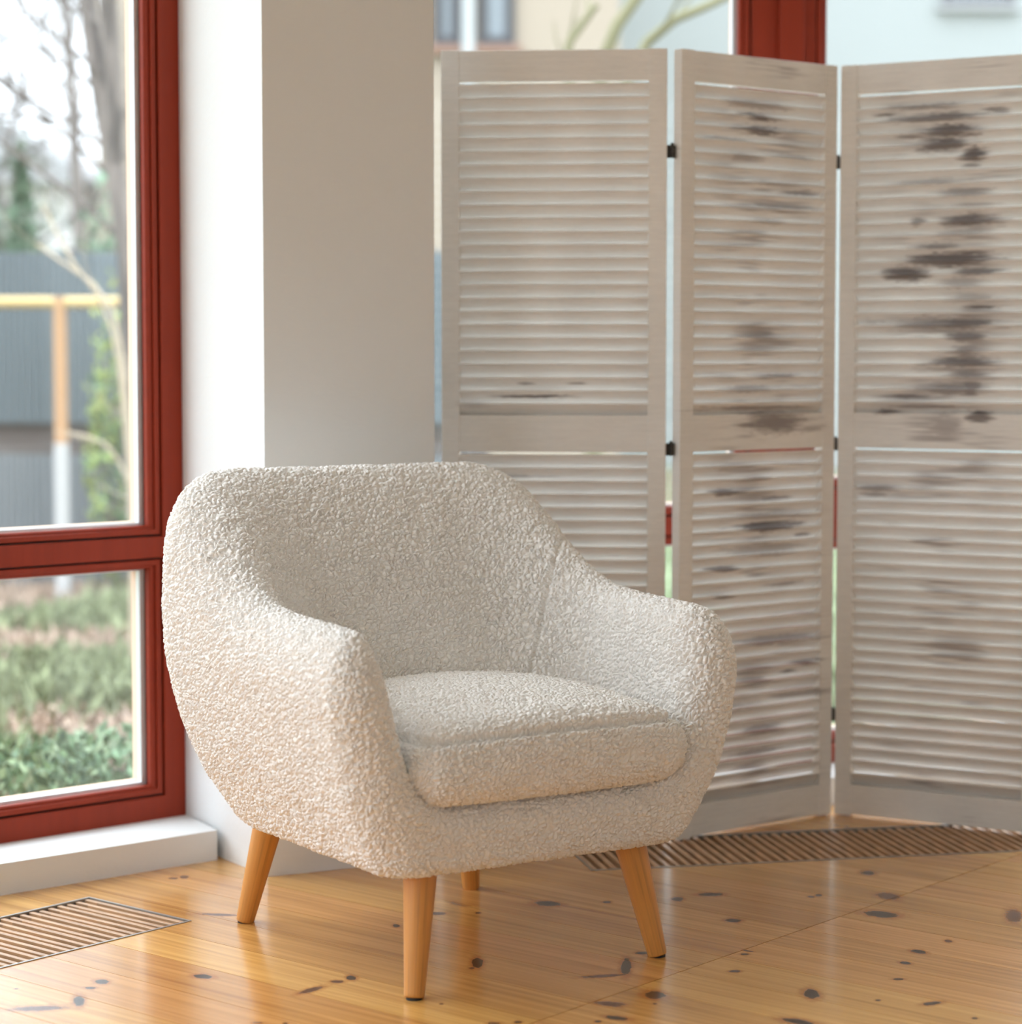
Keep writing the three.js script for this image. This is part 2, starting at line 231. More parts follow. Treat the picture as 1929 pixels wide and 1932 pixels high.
// unseen sides of the room, with two windows added to fill the shade
const BW = { o: V3(BACKX, 0, 2.6), d: V3(-1, 0, 0) }, EW = { o: V3(-4.05, 0, 0.75), d: V3(0.2873, 0, -0.9578) };
for (const [w, name, len, a, b, what] of [[BW, 'wall_back', BACKW, 3.46 - BACKX, BACKX + 4.06, 'back'], [EW, 'wall_left_end', 3.54, 0.1, 3.654, 'side']]) {
  wallSeg(name, at(w, b), at(w, -a), HEAD, CEIL, 0.2, `white plaster wall above the added ${what} window of the room`);
  wallSeg(name + '_foot', at(w, b), at(w, -a), -0.2, w === BW ? BACKSILL : 0.06, 0.2, `white plaster wall below the added ${what} window of the room`);
  wallSeg(name + '_pier', at(w, 0), at(w, -a), 0.0, HEAD, 0.2, `white plaster pier at one side of the added ${what} window`);
  wallSeg(name + '_jamb', at(w, b), at(w, len), 0.0, HEAD, 0.2, `white plaster jamb at the other side of the added ${what} window`);
}
wallSeg('wall_left_return', ROOM[9], ROOM[8], 0, CEIL, 0.2, 'white plaster corner at the end of the garden window');
wallSeg('wall_left_rear', ROOM[7], ROOM[6], 0, CEIL, 0.2, 'plain white plaster wall beyond the added side window');
// low plinths under the windows
{
  const e = [-0.7635, 0.6456], wob = rng(9), top = [];
  put('trim_1', prism([[[-0.610, -4.729], [-0.610 + e[0] * 3.05, -4.729 + e[1] * 3.05], at(LW, -3.0), [at(LW, -3.0)[0] - 0.1, at(LW, -3.0)[1] - 0.11], [at(LW, 0)[0] - 0.066, at(LW, 0)[1] - 0.075], at(LW, 0)]], -0.2, 0.062, (x, z, y) => [x * 0.7 - z * 0.7, y + x * 0.7 + z * 0.7]), mPlaster, scene, { kind: 'structure', label: 'low white plastered plinth under the garden window' });
  const q = (u, w) => [RW.o.x + RW.d.x * u + 0.199 * w, RW.o.z + RW.d.z * u + 0.98 * w];
  put('trim_2', prism([[q(0, 0.2), q(3.4, 0.2), q(3.4, -0.1), q(-0.0, -0.1)]], -0.2, 0.062, (x, z, y) => [x, y + z]), mPlaster, scene, { kind: 'structure', label: 'low white plastered plinth behind the folding screen' });
}
// windows: red-brown timber frame, sashes with beads, double glazing
function makeWindow(name, W, label, u0, u1, cells, bottom, top) {
  const g = group(name, { kind: 'structure', label });
  g.position.copy(W.o); g.rotation.y = Math.atan2(-W.d.z, W.d.x);
  const f = new THREE.ExtrudeGeometry(rectShape(u0, bottom, u1, top, cells), { depth: 0.066, bevelEnabled: true, bevelSize: 0.002, bevelThickness: 0.002, bevelSegments: 1, bevelOffset: -0.002 });
  f.translate(0, 0, -0.068); put('frame', f, mRed, g);
  for (const [a, b, c, d] of cells) {
    put('gasket', ring(a, b, c, d, 0.006, -0.05, -0.012, 0), mGasket, g);
    put('sash', ring(a + 0.004, b + 0.004, c - 0.004, d - 0.004, 0.012, -0.064, -0.004), mRed, g);
    put('glazing_bead', ring(a + 0.015, b + 0.009, c - 0.015, d - 0.009, 0.0145, -0.028, -0.010, 0.003), mRed, g);
    put('spacer', ring(a + 0.026, b + 0.016, c - 0.026, d - 0.016, 0.0125, -0.048, -0.034, 0), mSpacer, g);
    put('outer_bead', ring(a + 0.012, b + 0.008, c - 0.012, d - 0.008, 0.022, -0.075, -0.052, 0.001), mOuterBead, g);
    for (const z of [-0.031, -0.050]) { const p = new THREE.PlaneGeometry(c - a - 0.034, d - b - 0.030); p.translate((a + c) / 2, (b + d) / 2, z); put('pane', p, mGlass, g); }
  }
  return g;
}
const pair = (list, v) => list.flatMap(([a, b]) => v.map(([c, d]) => [a, c, b, d]));
makeWindow('window_1', LW, 'tall red-brown timber window onto the garden with a low crossbar', -3.0, 0, pair([[-1.46, -0.052], [-2.948, -1.54]], [[0.111, 0.619], [0.664, 2.99]]), 0.060, HEAD);
makeWindow('window_2', RW, 'red-brown timber window rising behind the white folding screen', 0, 2.75, [...pair([[0.052, 0.862]], [[0.111, 0.619], [0.664, 2.99]]), ...pair([[1.02, 2.69]], [[0.111, 0.605], [0.725, 2.99]])], 0.060, HEAD);
makeWindow('window_3', EW, 'unseen red-brown timber window added in the side wall for fill light', 0, 3.54, pair([[0.05, 1.72], [1.82, 3.49]], [[0.111, 0.619], [0.664, 2.99]]), 0.060, HEAD);  // out of view, added to light the shaded sides from the left
makeWindow('window_4', BW, 'unseen red-brown timber window added in the back wall for fill light', 0, BACKW, pair([[0.05, BACKW / 2 - 0.05], [BACKW / 2 + 0.05, BACKW - 0.05]], [[BACKSILL + 0.06, 2.99]]), BACKSILL, HEAD);  // out of view, added as soft frontal fill
{ // the post between the two lights of the second window stands proud of them
  const g = scene.getObjectByName('window_2');
  put('mullion_cover', rbx(0.925, 0.985, 0.062, HEAD - 0.01, -0.01, 0.022, 0.003), mRed, g);
}
// ------------------------------------------------------------------ grilles in the floor
const grilleWood = dataTex(256, 64, (x, y) => { const k = 0.85 + 0.25 * noise2(x / 40, y / 2, 71); return [0.78 * k, 0.62 * k, 0.47 * k]; });
const mGrilleWood = std({ map: grilleWood, roughness: 0.34 }), mTrough = std({ color: lin(0.34, 0.34, 0.33), roughness: 0.6 });
GRILLES.forEach((g, gi) => {
  const G = group('floor_grille', { label: g.label, category: 'floor grille' });
  G.position.set(g.o[0], 0, g.o[1]);
  // local x along the grille, local z across it
  const right = g.along[0] * g.across[1] - g.along[1] * g.across[0] > 0 ? 1 : -1;
  G.rotation.y = Math.atan2(-g.along[1], g.along[0]);
  const zs = (a, b) => right > 0 ? [a, b] : [-b, -a], m = mGrilleWood;
  const B = (x0, x1, y0, y1, z0, z1) => { const [a, b] = zs(z0, z1); return bx(x0, x1, y0, y1, a, b); };
  const L = g.len, w = g.wid, mEdge = mSteel;
  put('trough', merge([B(0.001, L - 0.001, -0.180, -0.175, 0.001, w - 0.001), B(0.001, 0.003, -0.180, -0.024, 0.001, w - 0.001), B(0.001, L - 0.001, -0.180, -0.024, 0.001, 0.003), B(0.001, L - 0.001, -0.180, -0.024, w - 0.003, w - 0.001)]), mTrough, G);
  put('edge_frame', merge([B(0, L, -0.02, 0.0015, 0, 0.005), B(0, L, -0.02, 0.0015, w - 0.005, w), B(0, 0.004, -0.02, 0.0015, 0.005, w - 0.005)]), mEdge, G);
  const pitch = 0.0222, n = Math.floor((L - 0.02) / pitch), slatGeo = [0, 1, 2].map((i) => { const [a, b] = zs(0.007, w - 0.007); const s = rbx(-0.0051, 0.0051, -0.026, -0.0005 - 0.0006 * i, a, b, 0.0012); const p = s.attributes.position, uv = s.attributes.uv; for (let k = 0; k < p.count; k++) uv.setXY(k, p.getZ(k) * 4, p.getX(k) * 9 + i * 0.31); return s; });
  for (let i = 0; i < n; i++) { const s = put('slat', slatGeo[(i * 7) % 3], m, G); s.position.x = 0.012 + i * pitch; }
  for (const z of gi ? [0.05, 0.19] : [0.1, 0.2]) { const [a] = zs(z, z); const r = new THREE.CylinderGeometry(0.003, 0.003, L - 0.01, 8); r.rotateZ(Math.PI / 2); r.translate(L / 2, -0.012, a); put('rod', r, mDarkSteel, G); }
});

// ------------------------------------------------------------------ folding louvred screen
const screen = group('folding_screen', { label: 'white distressed wooden folding screen with louvred panels', category: 'folding screen' });
const SH = 1.69, PANELS = [['l', [-0.148, -4.955], [0.330, -4.915]], ['m', [0.352, -4.915], [0.722, -5.205]], ['r', [0.742, -5.205], [1.153, -4.967]]];
for (const [key, a, b] of PANELS) {
  const W = Math.hypot(b[0] - a[0], b[1] - a[1]), seed = key.charCodeAt(0);
  const list = SMUDGES[key], NX = 512, NY = 2048;
  const tex = dataTex(NX, NY, (px, py) => {
    const u = px / NX * W, y = py / NY * SH;
    const st = noise2(u * 16 + seed, y * 300, 81), fi = noise2(u * 90, y * 600 + seed, 82), co = noise2(u * 9 + seed * 3, y * 30, 83);
    let wear = 0;
    for (const s of list) {
      const dx = (u - s[0]) / (s[2] * 1.2), dy = (y - s[1]) / (s[3] * 1.5); if (dx > 1.6 || dx < -1.6 || dy > 2 || dy < -2) continue;
      const q = Math.sqrt(dx * dx * (0.7 + 0.6 * st) + dy * dy * (0.55 + 0.5 * fi)) + 0.5 * (st - 0.5) + 0.25 * (fi - 0.5);
      wear = Math.max(wear, s[4] * (1 - sstep(0.35, 1.15, q)));
    }
    if (key !== 'l') { const band = Math.exp(-Math.pow((u - 0.26) / 0.12, 2)); wear = Math.max(wear, 0.5 * band * sstep(0.62, 0.92, co * 0.7 + st * 0.4)); }
    
    const k = 1 - 0.025 * st - 0.02 * fi - 0.03 * noise2(u * 14, y * 8 + seed, 84);
    return [mixN(0.965 * k, 0.46, wear), mixN(0.95 * k, 0.425, wear), mixN(0.93 * k, 0.415, wear)];
  });
  const m = std({ map: tex, roughness: 0.62 });
  const P = group('screen_panel', null, screen);
  P.position.set(a[0], 0, a[1]); P.rotation.y = Math.atan2(-(b[1] - a[1]), b[0] - a[0]);
  const map = (g, dy = 0) => { const p = g.attributes.position, uv = g.attributes.uv; for (let i = 0; i < p.count; i++) uv.setXY(i, p.getX(i) / W, (p.getY(i) + dy) / SH); return g; };
  const sw = 0.039, th = 0.0125;
  put('stile', map(rbx(0, sw, 0.003, SH, -th, th)), m, P); put('stile', map(rbx(W - sw, W, 0.003, SH, -th, th)), m, P);
  for (const [y0, y1] of [[SH - 0.066, SH - 0.001], [0.839, 0.918], [0.006, 0.074]]) put('rail', map(rbx(sw - 0.001, W - sw + 0.001, y0, y1, -th + 0.002, th - 0.0015, 0.0015)), m, P);
  const rr = rng(seed);
  for (const [top, n, pitch] of [[1.6195, 25, 0.02815], [0.8350, 27, 0.0281]]) for (let i = 0; i < n; i++) {
    const g = rbx(sw - 0.003, W - sw + 0.003, -0.0192, 0.0192, -0.0025, 0.0025, 0.0012, 1);
    // a slight bow and a tilt: the top edge leans to the room
    const p = g.attributes.position, bow = 0.0012 * (rr() - 0.5), sag = 0.0010 * (rr() - 0.5);
    for (let k = 0; k < p.count; k++) { const t = (p.getX(k) / W - 0.5); p.setZ(k, p.getZ(k) + bow * (1 - 4 * t * t)); p.setY(k, p.getY(k) + sag * t * 2); }
    g.rotateX(THREE.MathUtils.degToRad(41 + 3 * (rr() - 0.5)));
    const y = top - 0.0162 - i * pitch; g.translate(0, y, 0); map(g);
    put('slat', g, m, P);
  }
}
function hinge(x, z, y, turn) {
  const g = []; for (const k of [-1, 0, 1]) { const c = new THREE.CylinderGeometry(0.0038, 0.0038, 0.0078, 10); c.translate(0, k * 0.0096, 0); g.push(c); }
  g.push(bx(-0.012, 0.0, -0.0135, 0.0135, -0.006, -0.004), bx(0.0, 0.012, -0.0135, 0.0135, -0.006, -0.004), (() => { const c = new THREE.SphereGeometry(0.004, 8, 6); c.translate(0, 0.015, 0); return c; })());
  const h = put('hinge', merge(g), mDarkSteel, screen); h.position.set(x, y, z); h.rotation.y = turn; h.userData.label = 'small dark steel hinge';
}
for (const y of [1.475, 0.845, 0.23]) { hinge(0.341, -4.912, y, 0.3); hinge(0.732, -5.199, y, 0); }

// ------------------------------------------------------------------ armchair
// a surface where field(x, y, z) = 0, meshed with a net of cells, each cell's face split n x n and raised by lift()
function net(field, lo, hi, h, n, lift) {
  const nx = Math.ceil((hi[0] - lo[0]) / h) + 1, ny = Math.ceil((hi[1] - lo[1]) / h) + 1, nz = Math.ceil((hi[2] - lo[2]) / h) + 1, F = new Float32Array(nx * ny * nz);
  const id = (i, j, k) => (k * ny + j) * nx + i;
  for (let k = 0; k < nz; k++) for (let j = 0; j < ny; j++) for (let i = 0; i < nx; i++) F[id(i, j, k)] = field(lo[0] + i * h, lo[1] + j * h, lo[2] + k * h);
  const grad = (p) => { const e = 0.0008, a = field(p[0] + e, p[1], p[2]) - field(p[0] - e, p[1], p[2]), b = field(p[0], p[1] + e, p[2]) - field(p[0], p[1] - e, p[2]), c = field(p[0], p[1], p[2] + e) - field(p[0], p[1], p[2] - e), l = Math.hypot(a, b, c) || 1; return [a / l, b / l, c / l, l / (2 * e)]; };
  const snap = (p, times = 2) => { for (let t = 0; t < times; t++) { const g = grad(p), d = clamp(field(p[0], p[1], p[2]) / Math.max(0.4, g[3]), -h, h); p = [p[0] - g[0] * d, p[1] - g[1] * d, p[2] - g[2] * d]; } return p; };
  const cell = new Map(), base = [], corners = [[0, 0, 0], [1, 0, 0], [0, 1, 0], [1, 1, 0], [0, 0, 1], [1, 0, 1], [0, 1, 1], [1, 1, 1]], edges = [[0, 1], [2, 3], [4, 5], [6, 7], [0, 2], [1, 3], [4, 6], [5, 7], [0, 4], [1, 5], [2, 6], [3, 7]];
  for (let k = 0; k < nz - 1; k++) for (let j = 0; j < ny - 1; j++) for (let i = 0; i < nx - 1; i++) {
    const v = corners.map((c) => F[id(i + c[0], j + c[1], k + c[2])]); const neg = v.filter((x) => x < 0).length; if (!neg || neg === 8) continue;
    let m = 0; const p = [0, 0, 0];
    for (const [a, b] of edges) if ((v[a] < 0) !== (v[b] < 0)) { const t = v[a] / (v[a] - v[b]); m++; for (let q = 0; q < 3; q++) p[q] += corners[a][q] + (corners[b][q] - corners[a][q]) * t; }
    cell.set(id(i, j, k), base.length); base.push(snap([lo[0] + (i + p[0] / m) * h, lo[1] + (j + p[1] / m) * h, lo[2] + (k + p[2] / m) * h], 3));
  }
  const quads = [];
  const q4 = (a, b, c, d, flip) => { const v = [a, b, c, d].map((x) => cell.get(x)); if (v.some((x) => x === undefined)) return; quads.push(flip ? [v[0], v[3], v[2], v[1]] : v); };
  for (let k = 1; k < nz - 1; k++) for (let j = 1; j < ny - 1; j++) for (let i = 1; i < nx - 1; i++) {
    const s = F[id(i, j, k)] < 0;
    if (s !== F[id(i + 1, j, k)] < 0) q4(id(i, j - 1, k - 1), id(i, j, k - 1), id(i, j, k), id(i, j - 1, k), !s);
    if (s !== F[id(i, j + 1, k)] < 0) q4(id(i - 1, j, k - 1), id(i - 1, j, k), id(i, j, k), id(i, j, k - 1), !s);
    if (s !== F[id(i, j, k + 1)] < 0) q4(id(i - 1, j - 1, k), id(i, j - 1, k), id(i, j, k), id(i - 1, j, k), !s);
  }
  const pts = [], idx = [], vid = base.map(() => -1), eid = new Map();
  const add = (p) => { pts.push(p); return pts.length - 1; };
  const corner = (v) => (vid[v] < 0 ? (vid[v] = add(base[v])) : vid[v]);
  const edge = (a, b) => { const f = a > b, key = f ? b * 1e6 + a : a * 1e6 + b; let e = eid.get(key); if (!e) { const A = base[f ? b : a], B = base[f ? a : b]; e = []; for (let t = 1; t < n; t++) e.push(add([mixN(A[0], B[0], t / n), mixN(A[1], B[1], t / n), mixN(A[2], B[2], t / n)])); eid.set(key, e); } return f ? [...e].reverse() : e; };
  for (const [a, b, c, d] of quads) {
    const T = [corner(a), ...edge(a, b), corner(b)], Bt = [corner(d), ...edge(d, c), corner(c)], L = [, ...edge(a, d)], R = [, ...edge(b, c)];
    const rows = [T];
    for (let r = 1; r < n; r++) { const row = [L[r]]; for (let s = 1; s < n; s++) { const u = s / n, v = r / n, p = [0, 1, 2].map((x) => mixN(mixN(base[a][x], base[b][x], u), mixN(base[d][x], base[c][x], u), v)); row.push(add(p)); } row.push(R[r]); rows.push(row); }
    rows.push(Bt);
    for (let r = 0; r < n; r++) for (let s = 0; s < n; s++) idx.push(rows[r][s], rows[r][s + 1], rows[r + 1][s + 1], rows[r][s], rows[r + 1][s + 1], rows[r + 1][s]);
  }
  const P = new Float32Array(pts.length * 3), U = new Float32Array(pts.length * 2);
  pts.forEach((q, i) => { const p = snap(q, 1), g = grad(p), l = lift(p, g); P[i * 3] = p[0] + g[0] * l; P[i * 3 + 1] = p[1] + g[1] * l; P[i * 3 + 2] = p[2] + g[2] * l; U[i * 2] = p[0] + p[2]; U[i * 2 + 1] = p[1]; });
  const geo = new THREE.BufferGeometry(); geo.setAttribute('position', new THREE.BufferAttribute(P, 3)); geo.setAttribute('uv', new THREE.BufferAttribute(U, 2)); geo.setIndex(idx); geo.computeVertexNormals(); return geo;
}
const smax = (a, b, k) => { const h = Math.max(k - Math.abs(a - b), 0) / k; return Math.max(a, b) + h * h * k * 0.25; };
function rbox2(x, z, hx, z0, z1, rF, rB) {          // rounded rectangle |x| < hx, z0 < z < z1, own radii at the front and the back
  const cz = (z0 + z1) / 2, hz = (z1 - z0) / 2, r = z > cz ? rF : rB, qx = Math.abs(x) - hx + r, qz = Math.abs(z - cz) - hz + r;
  return Math.hypot(Math.max(qx, 0), Math.max(qz, 0)) + Math.min(Math.max(qx, qz), 0) - r;
}
const cw = curve([[0.17, 0.283], [0.21, 0.308], [0.34, 0.370], [0.48, 0.404], [0.58, 0.410], [0.70, 0.404], [0.88, 0.385]]);
const czb = curve([[0.17, 0.285], [0.23, 0.312], [0.31, 0.355], [0.45, 0.390], [0.58, 0.405], [0.88, 0.412]]);
const czf = curve([[0.17, 0.322], [0.22, 0.340], [0.36, 0.362], [0.65, 0.362]]);
const cTop = curve([[-0.45, 0.842], [-0.36, 0.838], [-0.30, 0.815], [-0.22, 0.765], [-0.15, 0.715], [-0.08, 0.672], [0.0, 0.643], [0.10, 0.630], [0.22, 0.625], [0.29, 0.618], [0.34, 0.602], [0.39, 0.570]]);
const cwi = curve([[0.28, 0.18], [0.34, 0.236], [0.39, 0.268], [0.47, 0.290], [0.56, 0.303], [0.70, 0.312], [0.88, 0.315]]);
const czi = curve([[0.28, 0.02], [0.44, -0.055], [0.58, -0.130], [0.70, -0.195], [0.80, -0.250], [0.90, -0.305]]);
function shellField(x, y, z) {
  const side = rbox2(x, z, cw(y), -czb(y), czf(y), 0.065, 0.14);
  const ax = Math.abs(x), top = (y - cTop(z) - 0.006 + 0.6 * Math.pow(Math.max(0, ax - 0.24), 2)) * 0.78;
  let o = smax(side, top, 0.10);
  o = smax(o, 0.200 - y, 0.03);
  let c = rbox2(x, z, cwi(y), czi(y), 0.9, 0.05, 0.17);
  c = smax(c, 0.326 - y, 0.05);
  return smax(o, -c, 0.075);
}
function cushionField(x, y, z) {
  const t = (y - 0.385) / 0.09, hw = 0.276 - 0.03 * Math.pow(Math.max(0, -t), 2) - 0.012 * Math.max(0, t), ax = Math.abs(x);
  const crown = 0.476 - 0.35 * ax * ax - 0.22 * Math.pow(z - 0.08, 2) , low = 0.316;
  const side = rbox2(x, z, hw, -0.12, 0.392 - 0.16 * ax * ax - 0.01 * Math.pow(Math.max(0, t), 2), 0.05, 0.05);
  return smax(smax(side, (y - crown) * 0.95, 0.065), low - y, 0.06);
}
function fleece(p) {                                  // clumps of curled pile with dark creases between them
  const x = p[0] * 1000, y = p[1] * 1000, z = p[2] * 1000;
  const a = noise3(x / 9, y / 9, z / 9) - 0.5, b = noise3(x / 9 + 31, y / 9, z / 9) - 0.5, c = noise3(x / 9, y / 9 + 57, z / 9) - 0.5;
  worley((x + 9 * a) / 8.6, (y + 9 * b) / 8.6, (z + 9 * c) / 8.6);
  const crease = sstep(0.0, 0.30, WF[1] - WF[0]), dome = 1 - WF[0];
  return 0.001 * (3.9 * crease + 2.4 * dome + 1.6 * (noise3(x / 3.1, y / 3.1, z / 3.1) - 0.5) + 2.4 * (noise3(x / 26, y / 26, z / 26) - 0.5) - 4.0);
}
const mFleece = phys({ color: lin(0.885, 0.84, 0.785), roughness: 1.0, sheen: 0.3, sheenRoughness: 0.6, sheenColor: lin(1, 0.97, 0.92) });
const chair = group('armchair', { label: 'cream curly fleece armchair on tapered wooden legs', category: 'armchair' });
chair.position.set(-0.118, 0, -4.078); chair.rotation.y = THREE.MathUtils.degToRad(33.1);
put('upholstered_shell', net(shellField, [-0.46, 0.15, -0.46], [0.46, 0.88, 0.44], 0.0125, DETAIL, (p, g) => {
  // seams where the arms meet the back, on the inner side
  const ax = Math.abs(p[0]), d = -0.70 * (ax - 0.36) + 0.13 * (p[1] - 0.68) - 0.70 * (p[2] + 0.15), inner = g[2] > 0.05 && ax < 0.38 && p[1] > 0.44 && p[1] < 0.76;
  return fleece(p) - (inner ? 0.005 * Math.exp(-d * d / (2 * 0.003 * 0.003)) : 0);
}), mFleece, chair);
put('seat_cushion', net(cushionField, [-0.33, 0.28, -0.18], [0.33, 0.52, 0.45], 0.0125, DETAIL, (p) => {
  const s = p[1] - (0.432 - 0.10 * p[0] * p[0]), front = p[2] > 0.25 || Math.abs(p[0]) > 0.22;
  return fleece(p) - (front ? 0.010 * Math.exp(-s * s / (2 * 0.0034 * 0.0034)) : 0);
}), mFleece, chair);
const legTex = dataTex(256, 512, (x, y) => { const k = 0.92 + 0.08 * noise2(x / 6, y / 90, 91) + 0.05 * noise2(x / 2, y / 45, 92) - 0.07 * sstep(0.7, 0.9, noise2(x / 9, y / 120, 93)); return [0.83 * k, 0.575 * k, 0.285 * k]; });
const mLeg = std({ map: legTex, roughness: 0.42 });
for (const sx of [-1, 1]) for (const sz of [1, -1]) {
  const foot = V3(sx * 0.2465, 0.0018, sz * 0.306), head = V3(sx * 0.206, 0.235, sz * 0.262), dir = head.clone().sub(foot), len = dir.length();
  const prof = [[0.0001, 0], [0.0150, 0], [0.0166, 0.002], [0.0170, 0.006], [0.0235, len * 0.5], [0.0290, len * 0.9], [0.0295, len]].map(([r, y]) => new THREE.Vector2(r, y));
  const g = new THREE.LatheGeometry(prof, 28);
  g.applyQuaternion(new THREE.Quaternion().setFromUnitVectors(V3(0, 1, 0), dir.normalize()));
  const leg = put('leg', g, mLeg, chair); leg.position.copy(foot);
  const pad = new THREE.CylinderGeometry(0.0135, 0.0135, 0.005, 20); pad.translate(0, 0.0007, 0); put('foot_pad', pad, mGasket, leg);
}
// ------------------------------------------------------------------ the garden and what stands beyond it
const GY = -0.15;
const mGround = std({ map: dataTex(512, 512, (x, y) => { const a = noise2(x / 22, y / 22, 101), b = noise2(x / 5, y / 5, 102), g = sstep(0.4, 0.65, a * 0.7 + b * 0.35); const k = 0.75 + 0.45 * b; return [mixN(0.50, 0.40, g) * k, mixN(0.43, 0.45, g) * k, mixN(0.37, 0.29, g) * k]; }), roughness: 1 });
mGround.map.repeat.set(14, 14);
{
  const g = new THREE.PlaneGeometry(60, 50, 150, 120); g.rotateX(-Math.PI / 2); g.translate(0, GY, -20);
  const p = g.attributes.position; for (let i = 0; i < p.count; i++) if (p.getZ(i) < -6.2) p.setY(i, GY + 0.06 * (noise2(p.getX(i) * 1.3, p.getZ(i) * 1.3, 103) - 0.5));
  g.computeVertexNormals(); put('ground', g, mGround, scene, { kind: 'structure', label: 'bare winter garden soil with patches of grass' });
}
function leafGeo(l, w) { const g = new THREE.BufferGeometry(); g.setAttribute('position', new THREE.Float32BufferAttribute([0, 0, 0, w, l * 0.5, 0.12 * l, 0, l, 0.3 * l, -w, l * 0.5, 0.12 * l], 3)); g.setAttribute('uv', new THREE.Float32BufferAttribute([0.5, 0, 1, 0.5, 0.5, 1, 0, 0.5], 2)); g.setIndex([0, 1, 2, 0, 2, 3]); g.computeVertexNormals(); return g; }
const mLeaf = std({ color: 0xffffff, roughness: 0.9, side: THREE.DoubleSide });
function scatter(name, geo, places, parent, data) {   // places: [position, quaternion, scale, colour]
  const m = new THREE.InstancedMesh(geo, mLeaf, places.length), M = new THREE.Matrix4();
  places.forEach(([p, q, s, c], i) => { M.compose(p, q, V3(s, s, s)); m.setMatrixAt(i, M); m.setColorAt(i, c); });
  m.castShadow = m.receiveShadow = true; m.name = parent === scene ? numbered(name) : name; m.userData = { kind: 'stuff', ...data }; parent.add(m); return m;
}
const turnOf = (r, up = 1) => new THREE.Quaternion().setFromEuler(new THREE.Euler((r() - 0.5) * 3 * up, r() * 6.283, (r() - 0.5) * 2 * up));
{
  const r = rng(21), list = [];
  for (let i = 0; i < 26000; i++) {
    const z = -5.5 - 6.6 * Math.pow(r(), 0.8), c = -0.205 * -z * -1, x = 0.205 * z + (r() - 0.5) * (1.1 + 0.12 * -z);
    if (x * 0.664 + z * 0.747 > -4.25) continue;
    const n = noise2(x * 2.1, z * 1.4, 105), g = n + 0.45 * (r() - 0.5) > 0.66, k = 0.6 + 0.7 * r();
    const col = g ? lin(0.21 * k, 0.235 * k, 0.13 * k) : lin(0.37 * k, 0.275 * k, 0.21 * k);
    list.push([V3(x, GY + 0.02 * r() + 0.0, z), turnOf(r, g ? 0.35 : 1), g ? 0.7 + 0.9 * r() : 0.5 + 0.6 * r(), col]);
  }
  scatter('leaf_litter', leafGeo(0.07, 0.014), list, scene, { label: 'fallen leaves and tufts of grass on the garden soil' });
  const lawn = [];
  for (let i = 0; i < 16000; i++) {
    const z = -5.8 - 8 * r(), x = -0.6 + 4.2 * r(), k = 0.7 + 0.6 * r();
    lawn.push([V3(x, GY + 0.01, z), turnOf(r, 0.35), 0.8 + 0.8 * r(), lin(0.27 * k, 0.33 * k, 0.19 * k)]);
  }
  scatter('lawn', leafGeo(0.09, 0.012), lawn, scene, { label: 'green grass lawn outside the window behind the screen' });
}
function bush(name, label, category, c, rad, count, cols, leaf, seed, shape = 'ball') {
  const r = rng(seed), G = group(name, { label, category }); G.position.set(c[0], GY, c[2]);
  const list = [];
  for (let i = 0; i < count; i++) {
    let d = V3(r() - 0.5, r() - 0.5, r() - 0.5); if (d.lengthSq() > 0.25 || d.lengthSq() < 0.01) { i--; continue; }
    const q = Math.pow(d.length() * 2, 0.4) / (d.length()); d.multiplyScalar(q);
    const y = (d.y + 1) / 2, s = shape === 'cone' ? 1.05 * (1 - 0.92 * y) : 1, lump = 0.75 + 0.5 * noise3(d.x * 2.5 + seed, d.y * 2.5, d.z * 2.5);
    const k = 0.55 + 0.75 * r(), col = cols[Math.floor(r() * cols.length)];
    list.push([V3(d.x * rad[0] * s * lump, 0.04 + y * rad[1] * (shape === 'cone' ? 1 : lump), d.z * rad[2] * s * lump), turnOf(r), 0.6 + 0.8 * r(), lin(col[0] * k, col[1] * k, col[2] * k)]);
  }
  scatter('foliage', leafGeo(leaf, leaf * 0.3), list, G, {});
  const st = []; for (let i = 0; i < 7; i++) { const a = r() * 6.28; st.push(tube([V3(0.02 * Math.cos(a), 0, 0.02 * Math.sin(a)), V3(rad[0] * 0.3 * Math.cos(a), rad[1] * 0.35, rad[2] * 0.3 * Math.sin(a)), V3(rad[0] * (shape === 'cone' ? 0.05 : 0.7) * Math.cos(a), rad[1] * 0.75, rad[2] * 0.5 * Math.sin(a))], 0.008, 0.002, 4, 5)); }
  put('stem', merge(st), mBark, G);
}
const mBark = std({ map: dataTex(128, 128, (x, y) => { const k = 0.7 + 0.6 * noise2(x / 5, y / 16, 111); return [0.40 * k, 0.37 * k, 0.35 * k]; }), roughness: 1 });
const mBarkPale = std({ color: lin(0.46, 0.38, 0.28), roughness: 1 });
const mBarkOlive = std({ color: lin(0.20, 0.19, 0.11), roughness: 1 });
bush('evergreen_shrub', 'low green shrub growing close outside the garden window', 'shrub', [-1.24, 0, -5.75], [0.24, 0.17, 0.2], 900, [[0.17, 0.25, 0.13], [0.26, 0.33, 0.19], [0.12, 0.18, 0.11]], 0.035, 31);
bush('evergreen_shrub', 'pale green shrub beside the low green one in the garden', 'shrub', [-1.02, 0, -6.0], [0.20, 0.15, 0.2], 800, [[0.22, 0.33, 0.20], [0.30, 0.38, 0.24]], 0.035, 32);
bush('climbing_plant', 'yellow-green climbing plant on the corrugated fence', 'climber', [-1.97, 0, -11.35], [0.13, 1.35, 0.08], 700, [[0.45, 0.50, 0.16], [0.36, 0.45, 0.16], [0.25, 0.36, 0.16]], 0.05, 33);
bush('climbing_plant', 'dark green climbing plant by the tree in the garden', 'climber', [-1.84, 0, -11.35], [0.16, 1.4, 0.08], 700, [[0.16, 0.27, 0.18], [0.30, 0.28, 0.20]], 0.05, 34);
